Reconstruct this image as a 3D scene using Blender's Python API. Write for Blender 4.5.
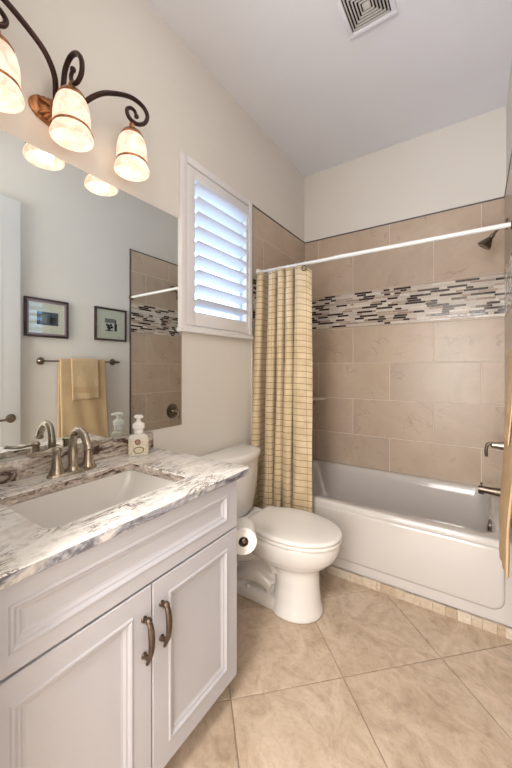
import bpy, bmesh, math, random
from mathutils import Vector, Matrix
from math import pi, sin, cos, radians
random.seed(7)
S = bpy.context.scene
COL = S.collection
for o in list(bpy.data.objects): bpy.data.objects.remove(o)

# ------------------------------------------------------------ camera, world, light, exposure
cd = bpy.data.cameras.new('camera'); cam = bpy.data.objects.new('camera', cd); COL.objects.link(cam)
cam.location = (1.3555, 0.0, 1.29); cam.rotation_euler = (pi/2, 0, 0.5895)
cd.sensor_fit = 'VERTICAL'; cd.sensor_height = 36.0; cd.sensor_width = 24.0
cd.lens = 328.75/768*36; cd.shift_y = -16.34/768; cd.clip_start = 0.02
S.camera = cam
S.view_settings.view_transform = 'Standard'; S.view_settings.look = 'None'
S.view_settings.gamma = 1; S.view_settings.use_curve_mapping = False
S.view_settings.exposure = 0.48
w = bpy.data.worlds.new('world'); S.world = w; w.use_nodes = True
bg = w.node_tree.nodes['Background']; bg.inputs[0].default_value = (0.42, 0.62, 1.0, 1); bg.inputs[1].default_value = 4.0

LAMP_W = .15          # each vanity bulb
CEIL_FILL_W = 3.0         # added bathroom ceiling light, out of view, brightens the room
HALL_END_FILL_W = 60.0  # added fill from the hall end, stands in for window light
HALL_FILL_W = 36.0         # added hall ceiling light behind the camera, brightens the bathroom
def light(name, kind, loc, energy, color, **kw):
    d = bpy.data.lights.new(name, kind); d.energy = energy; d.color = color
    for k, v in kw.items(): setattr(d, k, v)
    o = bpy.data.objects.new(name, d); o.location = loc; COL.objects.link(o); return o
cl = light('ceiling_fill_light', 'POINT', (0.82, 0.80, 2.86), CEIL_FILL_W, (1.0, 0.98, 0.97), shadow_soft_size=0.09)  # unseen point light added to brighten the bathroom from above
hl = light('hall_fill_light', 'AREA', (1.15, -0.75, 2.80), HALL_FILL_W, (1.0, 0.975, 0.96), shape='DISK', size=0.40)  # unseen disc light added in the hall as fill through the doorway

wl = light('hall_end_fill', 'AREA', (0.75, -1.57, 1.35), HALL_END_FILL_W, (0.98, 0.985, 1.0), shape='RECTANGLE', size=1.5, size_y=1.9)
wl.rotation_euler = (pi/2, 0, 0)      # added area fill at the hall end, aimed into the bathroom

# ------------------------------------------------------------ helpers
def lin(c):
    return tuple(((v/255)/12.92 if v/255 <= .04045 else ((v/255+.055)/1.055)**2.4) for v in c) + (1,)
class NT:
    def __init__(s, name):
        s.m = bpy.data.materials.new(name); s.m.use_nodes = True; s.t = s.m.node_tree
        s.b = s.t.nodes['Principled BSDF']; s.out = s.t.nodes['Material Output']
    def n(s, typ, **kw):
        x = s.t.nodes.new(typ)
        for k, v in kw.items():
            if k in x.inputs.keys(): x.inputs[k].default_value = v
            else: setattr(x, k, v)
        return x
    def l(s, a, b): s.t.links.new(a, b)
    def ramp(s, stops, fac=None, interp='LINEAR'):
        r = s.n('ShaderNodeValToRGB'); r.color_ramp.interpolation = interp
        e = r.color_ramp.elements
        while len(e) < len(stops): e.new(0.5)
        for i, (p, c) in enumerate(stops): e[i].position = p; e[i].color = c
        if fac is not None: s.l(fac, r.inputs[0])
        return r
    def mix(s, fac, a, b, blend='MIX'):
        x = s.t.nodes.new('ShaderNodeMix'); x.data_type = 'RGBA'; x.blend_type = blend
        for i, v in ((0, fac), (6, a), (7, b)):
            if hasattr(v, 'is_linked') or hasattr(v, 'links'): s.l(v, x.inputs[i])
            else: x.inputs[i].default_value = v
        return x.outputs[2]
    def bump(s, h, strength=.2, dist=.002):
        b = s.n('ShaderNodeBump', Strength=strength, Distance=dist); s.l(h, b.inputs['Height']); s.l(b.outputs[0], s.b.inputs['Normal'])
    def coords(s, scale=(1,1,1), rot=(0,0,0), island=False):
        g = s.n('ShaderNodeNewGeometry'); v = g.outputs['Position']
        if island:
            a = s.n('ShaderNodeVectorMath', operation='SCALE'); a.inputs[0].default_value = (17.3, 9.1, 13.7)
            s.l(g.outputs['Random Per Island'], a.inputs['Scale'])
            ad = s.n('ShaderNodeVectorMath', operation='ADD'); s.l(v, ad.inputs[0]); s.l(a.outputs[0], ad.inputs[1]); v = ad.outputs[0]
        m = s.n('ShaderNodeMapping'); m.inputs['Scale'].default_value = scale; m.inputs['Rotation'].default_value = rot
        s.l(v, m.inputs[0]); s.isl = g.outputs['Random Per Island']
        return m.outputs[0]
def plain(name, rgb, rough=.5, metal=0, noise=0, nscale=20, coat=0, spec=.5):
    k = NT(name); c = lin(rgb); k.b.inputs['Base Color'].default_value = c
    k.b.inputs['Roughness'].default_value = rough; k.b.inputs['Metallic'].default_value = metal
    k.b.inputs['Coat Weight'].default_value = coat; k.b.inputs['Specular IOR Level'].default_value = spec
    n = k.n('ShaderNodeTexNoise', Scale=nscale, Detail=4.0); k.l(k.coords(), n.inputs['Vector'])
    if noise:
        d = tuple(v*(1-noise) for v in c[:3])+(1,); u = tuple(min(1, v*(1+noise)) for v in c[:3])+(1,)
        r = k.ramp([(.35, d), (.65, u)], n.outputs[0]); k.l(r.outputs[0], k.b.inputs['Base Color'])
    return k.m
M = {}
def paint(name, rgb, rough=.6):
    k = NT(name); c = lin(rgb)
    n = k.n('ShaderNodeTexNoise', Scale=2.0, Detail=3.0); k.l(k.coords(), n.inputs['Vector'])
    r = k.ramp([(.3, tuple(v*.97 for v in c[:3])+(1,)), (.7, c)], n.outputs[0]); k.l(r.outputs[0], k.b.inputs['Base Color'])
    k.b.inputs['Roughness'].default_value = rough; k.b.inputs['Specular IOR Level'].default_value = .25
    f = k.n('ShaderNodeTexNoise', Scale=260.0, Detail=2.0); k.l(k.coords(), f.inputs['Vector']); k.bump(f.outputs[0], .12, .001)
    return k.m
M['wall'] = paint('greige_wall_paint', (229, 223, 214))
M['ceil'] = paint('ceiling_paint', (242, 243, 248), .8)
M['trimw'] = plain('white_trim_paint', (232, 230, 228), .35)
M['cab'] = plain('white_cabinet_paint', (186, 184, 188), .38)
M['shut'] = plain('white_shutter_paint', (232, 229, 228), .4)
M['gap'] = plain('gap_shade_dark', (70, 62, 58), .8)
M['ceramic'] = plain('white_ceramic', (228, 223, 217), .08, coat=.6)
M['tub'] = plain('white_tub_enamel', (203, 196, 189), .12, coat=.5)
M['seat'] = plain('white_plastic_seat', (232, 226, 219), .22)
M['nickel'] = plain('brushed_nickel', (176, 166, 152), .24, 1, .12, 60)
M['pewter'] = plain('aged_pewter', (124, 112, 100), .32, 1, .15, 60)
M['dark_metal'] = plain('dark_bronze_metal', (104, 88, 76), .38, .9, .2, 40)
M['chrome'] = plain('chrome', (190, 186, 182), .15, 1)
M['copper'] = plain('antique_copper', (176, 122, 84), .38, .85, .35, 45)
M['rodw'] = plain('white_rod_enamel', (240, 238, 234), .25)
M['paper'] = plain('tissue_paper', (240, 236, 230), .9, 0, .02, 80)
M['card'] = plain('grey_card', (120, 104, 90), .9)
M['plasticw'] = plain('white_pump_plastic', (246, 244, 240), .25)
M['grout'] = plain('tile_grout', (222, 211, 198), .9, 0, .05, 60)
M['pencil'] = plain('dark_pencil_trim', (96, 84, 78), .35, 0, .2, 40)
M['bull'] = plain('cream_edge_trim', (214, 202, 182), .5)
M['picdark'] = plain('dark_wood_frame', (64, 46, 44), .35, 0, .2, 60)
M['picmauve'] = plain('mauve_inner_frame', (146, 126, 134), .4)
M['mat'] = plain('cream_mat_board', (240, 236, 216), .8)
M['ink'] = plain('dark_print_ink', (48, 46, 50), .7)
M['inkgrey'] = plain('grey_print_ink', (128, 132, 132), .7)
M['inkblue'] = plain('slate_print_ink', (70, 88, 112), .7)
M['vent'] = plain('vent_enamel', (214, 210, 206), .5)
M['halldark'] = plain('hall_floor', (150, 130, 110), .6)
M['inside'] = plain('void_shade_black', (38, 32, 30), .9)

def marble_tile(name, a, b, vein, sc=3.0):
    k = NT(name); co = k.coords((1,1,1), (0,0,0), True)
    n1 = k.n('ShaderNodeTexNoise', Scale=sc, Detail=6.0, Roughness=.6, Distortion=1.2); k.l(co, n1.inputs['Vector'])
    r = k.ramp([(.3, lin(a)), (.7, lin(b))], n1.outputs[0])
    n2 = k.n('ShaderNodeTexNoise', Scale=sc*.9, Detail=5.0, Distortion=2.2); k.l(co, n2.inputs['Vector'])
    v = k.ramp([(.485, (0,0,0,1)), (.5, (1,1,1,1)), (.515, (0,0,0,1))], n2.outputs[0])
    n3 = k.n('ShaderNodeTexNoise', Scale=sc*1.6, Detail=2.0); k.l(co, n3.inputs['Vector'])
    g = k.ramp([(.5, (0,0,0,1)), (.62, (.55,.55,.55,1))], n3.outputs[0])
    mm = k.n('ShaderNodeMath', operation='MULTIPLY'); k.l(v.outputs[0], mm.inputs[0]); k.l(g.outputs[0], mm.inputs[1])
    c = k.mix(mm.outputs[0], r.outputs[0], lin(vein))
    t = k.ramp([(0, (.93,.93,.93,1)), (1, (1.04,1.03,1.02,1))], k.isl)
    c2 = k.mix(1.0, c, t.outputs[0], 'MULTIPLY'); k.l(c2, k.b.inputs['Base Color'])
    k.b.inputs['Roughness'].default_value = .3
    return k.m
M['tile'] = marble_tile('taupe_marble_tile', (184, 163, 142), (200, 181, 161), (146, 123, 103))
def floor_tile():
    k = NT('beige_travertine_tile'); co = k.coords((1,1,1), (0,0,.5), True)
    m = k.n('ShaderNodeMapping'); m.inputs['Scale'].default_value = (1, 1.2, 1); k.l(co, m.inputs[0])
    n1 = k.n('ShaderNodeTexNoise', Scale=5.5, Detail=9.0, Roughness=.70, Distortion=1.4); k.l(m.outputs[0], n1.inputs['Vector'])
    r = k.ramp([(.28, lin((166, 145, 124))), (.44, lin((188, 167, 144))), (.58, lin((202, 182, 160))), (.75, lin((212, 195, 176)))], n1.outputs[0])
    n2 = k.n('ShaderNodeTexNoise', Scale=26.0, Detail=6.0, Roughness=.7); k.l(m.outputs[0], n2.inputs['Vector'])
    r2 = k.ramp([(.36, (.86,.84,.82,1)), (.50, (1,1,1,1)), (.72, (1.04,1.04,1.04,1))], n2.outputs[0])
    c = k.mix(1.0, r.outputs[0], r2.outputs[0], 'MULTIPLY')
    t = k.ramp([(0, (.94,.93,.92,1)), (1, (1.03,1.02,1.01,1))], k.isl)
    c = k.mix(1.0, c, t.outputs[0], 'MULTIPLY'); k.l(c, k.b.inputs['Base Color'])
    k.b.inputs['Roughness'].default_value = .42; k.bump(n2.outputs[0], .08, .001)
    return k.m
M['floor'] = floor_tile()
M['fgrout'] = plain('floor_grout', (168, 148, 130), .9, 0, .05, 60)
def mosaic():
    k = NT('glass_stone_mosaic'); k.coords((1,1,1), (0,0,0), True)
    cs = [(0, (216,205,192)), (.25, (190,172,156)), (.42, (228,220,208)), (.66, (172,152,138)), (.78, (208,198,190))]
    r = k.ramp([(p, lin(c)) for p, c in cs], k.isl, 'CONSTANT')
    n = k.n('ShaderNodeTexNoise', Scale=70.0, Detail=3.0); k.l(k.coords(), n.inputs['Vector'])
    r2 = k.ramp([(.3, (.88,.88,.88,1)), (.7, (1.06,1.06,1.06,1))], n.outputs[0])
    k.l(k.mix(1.0, r.outputs[0], r2.outputs[0], 'MULTIPLY'), k.b.inputs['Base Color']); k.b.inputs['Roughness'].default_value = .15
    return k.m
M['mosaic'] = mosaic(); M['mosdark'] = plain('dark_glass_mosaic', (62, 48, 44), .12, 0, .25, 30, coat=.5)
def trav():
    k = NT('tumbled_travertine'); k.coords((1,1,1), (0,0,0), True)
    r = k.ramp([(0, lin((200,182,160))), (.3, lin((188,166,142))), (.5, lin((208,190,168))), (.78, lin((176,150,126))), (.86, lin((212,197,178)))], k.isl, 'CONSTANT')
    n = k.n('ShaderNodeTexNoise', Scale=60.0, Detail=4.0); k.l(k.coords(), n.inputs['Vector'])
    r2 = k.ramp([(.3, (.85,.84,.82,1)), (.7, (1.05,1.05,1.05,1))], n.outputs[0])
    k.l(k.mix(1.0, r.outputs[0], r2.outputs[0], 'MULTIPLY'), k.b.inputs['Base Color']); k.b.inputs['Roughness'].default_value = .5
    return k.m
M['trav'] = trav()
def granite():
    k = NT('veined_granite'); co = k.coords((1, 1, 1), (0, 0, 0))
    # bands flow roughly along the vanity, slightly diagonal
    m = k.n('ShaderNodeMapping'); m.inputs['Rotation'].default_value = (0, 0, radians(22)); m.inputs['Scale'].default_value = (10.0, 2.4, 5.0); k.l(co, m.inputs[0])
    n1 = k.n('ShaderNodeTexNoise', Scale=1.3, Detail=7.0, Roughness=.62, Distortion=1.0); k.l(m.outputs[0], n1.inputs['Vector'])
    base = k.ramp([(.24, lin((190,168,150))), (.38, lin((230,221,211))), (.50, lin((247,243,238))), (.64, lin((236,228,218))), (.78, lin((204,182,164)))], n1.outputs[0])
    n2 = k.n('ShaderNodeTexNoise', Scale=1.9, Detail=8.0, Roughness=.7, Distortion=1.6); k.l(m.outputs[0], n2.inputs['Vector'])
    v = k.ramp([(.465, (0,0,0,1)), (.492, (1,1,1,1)), (.502, (1,1,1,1)), (.53, (0,0,0,1))], n2.outputs[0])
    n3 = k.n('ShaderNodeTexNoise', Scale=4.5, Detail=4.0); k.l(co, n3.inputs['Vector'])
    g = k.ramp([(.44, (0,0,0,1)), (.53, (1,1,1,1))], n3.outputs[0])
    mm = k.n('ShaderNodeMath', operation='MULTIPLY'); k.l(v.outputs[0], mm.inputs[0]); k.l(g.outputs[0], mm.inputs[1])
    c = k.mix(mm.outputs[0], base.outputs[0], lin((92, 68, 56)))
    n4 = k.n('ShaderNodeTexNoise', Scale=48.0, Detail=5.0); k.l(co, n4.inputs['Vector'])
    r4 = k.ramp([(.36, (.78,.76,.75,1)), (.5, (1,1,1,1))], n4.outputs[0])
    k.l(k.mix(.7, c, r4.outputs[0], 'MULTIPLY'), k.b.inputs['Base Color'])
    k.b.inputs['Roughness'].default_value = .16; k.b.inputs['Coat Weight'].default_value = .3
    return k.m
M['granite'] = granite()
def granite_dark(name, a, b, d):
    k = NT(name); co = k.coords()
    m = k.n('ShaderNodeMapping'); m.inputs['Rotation'].default_value = (radians(35), 0, 0); m.inputs['Scale'].default_value = (3, 5, 14); k.l(co, m.inputs[0])
    n1 = k.n('ShaderNodeTexNoise', Scale=1.6, Detail=7.0, Roughness=.7, Distortion=1.2); k.l(m.outputs[0], n1.inputs['Vector'])
    r = k.ramp([(.40, lin(d)), (.48, lin(a)), (.60, lin(b))], n1.outputs[0])
    n4 = k.n('ShaderNodeTexNoise', Scale=60.0, Detail=4.0); k.l(co, n4.inputs['Vector'])
    r4 = k.ramp([(.4, (.62,.58,.56,1)), (.55, (1,1,1,1))], n4.outputs[0])
    k.l(k.mix(.6, r.outputs[0], r4.outputs[0], 'MULTIPLY'), k.b.inputs['Base Color']); k.b.inputs['Roughness'].default_value = .2
    return k.m
M['gr_splash'] = granite_dark('granite_backsplash', (196,180,166), (232,224,214), (92,72,62))
M['gr_edge'] = granite_dark('granite_edge', (152,152,158), (204,198,192), (104,100,106))
def terry(name, rgb):
    k = NT(name); c = lin(rgb)
    n = k.n('ShaderNodeTexNoise', Scale=9.0, Detail=5.0); k.l(k.coords(), n.inputs['Vector'])
    r = k.ramp([(.3, tuple(v*.88 for v in c[:3])+(1,)), (.7, c)], n.outputs[0]); k.l(r.outputs[0], k.b.inputs['Base Color'])
    f = k.n('ShaderNodeTexNoise', Scale=420.0, Detail=2.0); k.l(k.coords(), f.inputs['Vector']); k.bump(f.outputs[0], .7, .003)
    k.b.inputs['Roughness'].default_value = .95; k.b.inputs['Specular IOR Level'].default_value = .1
    return k.m
M['terry'] = terry('tan_terry', (204, 174, 136)); M['terry2'] = terry('tan_terry_light', (212, 184, 146))
M['hem'] = plain('towel_band', (198, 166, 126), .8)
def curtain_mat():
    k = NT('plaid_curtain_fabric'); u = k.n('ShaderNodeUVMap')
    sx = k.n('ShaderNodeSeparateXYZ'); k.l(u.outputs[0], sx.inputs[0])
    def line(sock, period, width):
        d = k.n('ShaderNodeMath', operation='DIVIDE'); k.l(sock, d.inputs[0]); d.inputs[1].default_value = period
        f = k.n('ShaderNodeMath', operation='FRACT'); k.l(d.outputs[0], f.inputs[0])
        g = k.n('ShaderNodeMath', operation='LESS_THAN'); k.l(f.outputs[0], g.inputs[0]); g.inputs[1].default_value = width/period
        return g.outputs[0]
    h = line(sx.outputs[1], .0405, .0045); v = line(sx.outputs[0], .081, .0035)
    n = k.n('ShaderNodeTexNoise', Scale=14.0, Detail=4.0); k.l(k.coords(), n.inputs['Vector'])
    base = k.ramp([(.3, lin((190, 167, 130))), (.7, lin((214, 193, 156)))], n.outputs[0])
    c = k.mix(h, base.outputs[0], lin((138, 112, 76)))
    mv = k.n('ShaderNodeMath', operation='MULTIPLY'); k.l(v, mv.inputs[0]); mv.inputs[1].default_value = .6
    c = k.mix(mv.outputs[0], c, lin((132, 106, 70)))
    k.l(c, k.b.inputs['Base Color']); k.b.inputs['Roughness'].default_value = .55; k.b.inputs['Sheen Weight'].default_value = .2
    f = k.n('ShaderNodeTexNoise', Scale=300.0); k.l(k.coords(), f.inputs['Vector']); k.bump(f.outputs[0], .15, .001)
    return k.m
M['curtain'] = curtain_mat()
def mirror_mat():
    k = NT('mirror_silvering'); k.b.inputs['Metallic'].default_value = 1; k.b.inputs['Roughness'].default_value = 0.0
    k.b.inputs['Base Color'].default_value = (.88, .925, .91, 1); return k.m
M['mirror'] = mirror_mat()
def pane_mat():
    k = NT('clear_pane'); t = k.n('ShaderNodeBsdfTransparent'); t.inputs[0].default_value = (.95,.97,.97,1)
    g = k.n('ShaderNodeBsdfGlossy', Roughness=.0); lw = k.n('ShaderNodeLayerWeight', Blend=.5)
    p = k.n('ShaderNodeMath', operation='POWER'); k.l(lw.outputs['Facing'], p.inputs[0]); p.inputs[1].default_value = 4.0
    f = k.n('ShaderNodeMath', operation='MULTIPLY_ADD'); k.l(p.outputs[0], f.inputs[0]); f.inputs[1].default_value = .9; f.inputs[2].default_value = .05
    m = k.n('ShaderNodeMixShader'); k.l(f.outputs[0], m.inputs[0]); k.l(t.outputs[0], m.inputs[1]); k.l(g.outputs[0], m.inputs[2])
    k.l(m.outputs[0], k.out.inputs[0]); return k.m
M['pane'] = pane_mat()
def shade_mat():
    k = NT('alabaster_glass')
    n = k.n('ShaderNodeTexNoise', Scale=22.0, Detail=6.0, Distortion=1.5); k.l(k.coords(), n.inputs['Vector'])
    r = k.ramp([(.38, lin((236, 218, 204))), (.58, lin((250, 240, 230)))], n.outputs[0])
    d = k.n('ShaderNodeBsdfDiffuse'); t = k.n('ShaderNodeBsdfTranslucent'); e = k.n('ShaderNodeEmission', Strength=.20)
    for x in (d, t, e): k.l(r.outputs[0], x.inputs[0])
    m = k.n('ShaderNodeMixShader'); m.inputs[0].default_value = .55; k.l(d.outputs[0], m.inputs[1]); k.l(t.outputs[0], m.inputs[2])
    a = k.n('ShaderNodeAddShader'); k.l(m.outputs[0], a.inputs[0]); k.l(e.outputs[0], a.inputs[1]); k.l(a.outputs[0], k.out.inputs[0])
    return k.m
M['shade'] = shade_mat()
def emit(name, rgb, s):
    k = NT(name); e = k.n('ShaderNodeEmission', Strength=s); e.inputs[0].default_value = lin(rgb); k.l(e.outputs[0], k.out.inputs[0]); return k.m
M['bulb'] = emit('lit_bulb', (255, 240, 218), 1.1)
M['diff'] = emit('fill_diffuser', (255, 246, 232), 2.0)  # glowing disc of the two added ceiling lights
def soap_label():
    k = NT('floral_label'); co = k.coords()
    v = k.n('ShaderNodeTexVoronoi', Scale=170.0); k.l(co, v.inputs['Vector'])
    r = k.ramp([(0, lin((70,70,52))), (.22, lin((150,120,96))), (.34, lin((236,226,204)))], v.outputs[0]); k.l(r.outputs[0], k.b.inputs['Base Color'])
    k.b.inputs['Roughness'].default_value = .35; return k.m
M['label'] = soap_label()
M['labcream'] = plain('label_badge_cream', (232, 222, 190), .4)
M['labgreen'] = plain('label_ring_olive', (104, 96, 70), .4)
M['labrose'] = plain('label_badge_rose', (178, 136, 118), .4)
def clearliq():
    k = NT('clear_soap_plastic'); k.b.inputs['Base Color'].default_value = lin((236, 230, 218)); k.b.inputs['Transmission Weight'].default_value = .15
    k.b.inputs['Roughness'].default_value = .12; k.b.inputs['IOR'].default_value = 1.3; return k.m
M['soap'] = clearliq()

# geometry
def bx(bm, x0, x1, y0, y1, z0, z1, bev=0, seg=2, mi=0):
    vs = [bm.verts.new(p) for p in ((x0,y0,z0),(x1,y0,z0),(x1,y1,z0),(x0,y1,z0),(x0,y0,z1),(x1,y0,z1),(x1,y1,z1),(x0,y1,z1))]
    fs = [bm.faces.new([vs[i] for i in q]) for q in ((3,2,1,0),(4,5,6,7),(0,1,5,4),(1,2,6,5),(2,3,7,6),(3,0,4,7))]
    for f in fs: f.material_index = mi
    if bev:
        ed = list({e for f in fs for e in f.edges})
        r = bmesh.ops.bevel(bm, geom=ed, offset=bev, segments=seg, profile=.5, affect='EDGES')
        for f in r['faces']: f.material_index = mi
    return vs
def loft(bm, rings, cap0=True, cap1=True, mi=0, closed=True):
    R = [[bm.verts.new(p) for p in r] for r in rings]; n = len(R[0])
    for a, b in zip(R, R[1:]):
        for i in range(n if closed else n-1):
            j = (i+1) % n; f = bm.faces.new((a[i], a[j], b[j], b[i])); f.material_index = mi
    if cap0: bm.faces.new(list(reversed(R[0]))).material_index = mi
    if cap1: bm.faces.new(R[-1]).material_index = mi
    return R
def lathe(bm, prof, mat=Matrix(), seg=32, mi=0, cap=True):
    rings = [[mat @ Vector((r*cos(2*pi*i/seg), r*sin(2*pi*i/seg), z)) for i in range(seg)] for r, z in prof]
    return loft(bm, rings, cap and prof[0][0] > 1e-5, cap and prof[-1][0] > 1e-5, mi)
def axis(loc, d):
    return Matrix.Translation(loc) @ Vector(d).to_track_quat('Z', 'Y').to_matrix().to_4x4()
def tube(bm, pts, rad, seg=12, mi=0, flat=1.0):
    pts = [Vector(p) for p in pts]; n = len(pts)
    if not isinstance(rad, (list, tuple)): rad = [rad]*n
    T = [(pts[min(i+1, n-1)]-pts[max(i-1, 0)]).normalized() for i in range(n)]
    up = Vector((0,0,1)) if abs(T[0].z) < .9 else Vector((1,0,0))
    N = (up - T[0]*up.dot(T[0])).normalized(); rings = []
    for i in range(n):
        N = (N - T[i]*N.dot(T[i])).normalized(); B = T[i].cross(N)
        rings.append([pts[i] + rad[i]*(cos(2*pi*j/seg)*N + flat*sin(2*pi*j/seg)*B) for j in range(seg)])
    loft(bm, rings, True, True, mi)
def spline(P, k=8):
    P = [Vector(p) for p in P]; Q = [2*P[0]-P[1]] + P + [2*P[-1]-P[-2]]; out = []
    for i in range(1, len(Q)-2):
        for s in range(k):
            t = s/k; a, b, c, d = Q[i-1:i+3]
            out.append(.5*((2*b)+(c-a)*t+(2*a-5*b+4*c-d)*t*t+(3*b-a-3*c+d)*t**3))
    return out + [P[-1]]
def obj(name, bm, mats, parent=None, smooth=True, bevel=0, sub=0, angle=35):
    me = bpy.data.meshes.new(name)
    bmesh.ops.recalc_face_normals(bm, faces=bm.faces[:])
    bm.to_mesh(me); bm.free()
    for m in (mats if isinstance(mats, (list, tuple)) else [mats]): me.materials.append(m)
    o = bpy.data.objects.new(name, me); COL.objects.link(o)
    if parent:
        o.parent = parent
        o.matrix_parent_inverse = Matrix.Translation(parent.location).inverted() if parent.type == 'EMPTY' and not parent.parent else Matrix()
    if smooth:
        for p in me.polygons: p.use_smooth = True
        try: me.set_sharp_from_angle(angle=radians(angle))
        except Exception: pass
    if bevel:
        b = o.modifiers.new('bevel', 'BEVEL'); b.width = bevel; b.segments = 2; b.limit_method = 'ANGLE'; b.angle_limit = radians(40)
    if sub:
        b = o.modifiers.new('sub', 'SUBSURF'); b.levels = sub; b.render_levels = sub
    return o
def BM(): return bmesh.new()
def box(name, x0, x1, y0, y1, z0, z1, m, parent=None, bev=0, seg=2):
    b = BM(); bx(b, x0, x1, y0, y1, z0, z1, bev, seg); return obj(name, b, m, parent)
def tag(o, label, cat, group=None):
    o['label'] = label; o['category'] = cat
    if group: o['group'] = group
    return o
def thing(name, label, cat, loc, group=None):
    o = bpy.data.objects.new(name, None); COL.objects.link(o); o.location = loc; o.empty_display_size = .05
    return tag(o, label, cat, group)
def struct(o): o['kind'] = 'structure'; return o

# ------------------------------------------------------------ room shell
W = 1.53; YB = 2.855; C = 3.103; YN = 0.20
b = BM()
bx(b, -.12, 0, -.0, 1.33, 0, C); bx(b, -.12, 0, 1.945, YB+.1, 0, C)
bx(b, -.12, 0, 1.33, 1.945, 0, 1.56); bx(b, -.12, 0, 1.33, 1.945, 2.41, C)
struct(obj('wall_left', b, M['wall'], smooth=False))
struct(box('wall_back', 0, W, YB, YB+.1, 0, C, M['wall']))
struct(box('wall_right', W, W+.1, -1.6, YB+.1, 0, C, M['wall']))
b = BM(); bx(b, 0, .66, YN-.11, YN, 0, C); bx(b, .66, W, YN-.11, YN, 2.54, C)
struct(obj('wall_front', b, M['wall'], smooth=False))
struct(box('ceiling', -.12, W+.1, YN-.11, YB+.1, C, C+.1, M['ceil']))
# door casing round the doorway the camera stands in
b = BM(); bx(b, .60, .67, YN, YN+.015, 0, 2.60, .003); bx(b, .67, W, YN, YN+.015, 2.53, 2.60, .003); bx(b, .655, .675, YN-.11, YN, 0, 2.53, .002)
struct(obj('trim_1', b, M['trimw']))
# hall behind the camera
struct(box('wall_hall_end', -.9, W+.1, -1.7, -1.6, 0, C, M['wall']))
struct(box('wall_hall_side', -1.0, -.9, -1.7, YN-.11, 0, C, M['wall']))
struct(box('ceiling_hall', -1.0, W+.1, -1.7, YN-.11, 2.85, 2.95, M['ceil']))
struct(box('wall_hall_inner', -.9, -.12, YN-.21, YN-.11, 0, C, M['wall']))

b = BM(); bx(b, -.05, 1.53, -1.6, -1.58, .36, .42, .003); bx(b, -.05, 1.53, -1.6, -1.58, 2.30, 2.36, .003); bx(b, -.05, .01, -1.6, -1.58, .42, 2.30, .003); bx(b, 1.49, 1.53, -1.6, -1.58, .42, 2.30, .003)
struct(obj('added_window_frame', b, M['trimw']))  # invented window frame round the added hall fill, behind the camera
# floor : diagonal tiles, one mesh
def diag_floor():
    b = BM(); bx(b, -1.0, W+.1, -1.7, YB+.1, -.12, -.006, mi=1)
    p = .470; a0 = 1.112; b0 = .315; g = .0022
    def clip(poly, ax, val, keep_greater):
        out = []
        for i in range(len(poly)):
            P, Q = poly[i], poly[(i+1) % len(poly)]
            fp = (P[ax]-val)*(1 if keep_greater else -1); fq = (Q[ax]-val)*(1 if keep_greater else -1)
            if fp >= 0: out.append(P)
            if fp*fq < 0:
                t = fp/(fp-fq); out.append((P[0]+t*(Q[0]-P[0]), P[1]+t*(Q[1]-P[1])))
        return out
    for i in range(-8, 8):
        for j in range(-8, 8):
            A0 = a0+i*p+g; A1 = a0+(i+1)*p-g; B0 = b0+j*p+g; B1 = b0+(j+1)*p-g
            c = [(A0,B0),(A1,B0),(A1,B1),(A0,B1)]
            poly = [((a-q)/math.sqrt(2), (a+q)/math.sqrt(2)) for a, q in c]
            for ax, v, k in ((0, -.9, True), (0, W, False), (1, -1.6, True), (1, YB, False)):
                if poly: poly = clip(poly, ax, v, k)
            if len(poly) < 3: continue
            cx = sum(q[0] for q in poly)/len(poly); cy = sum(q[1] for q in poly)/len(poly)
            R = [[(x, y, -.01) for x, y in poly], [(x, y, -.0012) for x, y in poly], [(x+(cx-x)*.008, y+(cy-y)*.008, 0) for x, y in poly]]
            loft(b, R, False, True)
    return struct(obj('floor', b, [M['floor'], M['fgrout']], smooth=False))
diag_floor()

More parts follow.
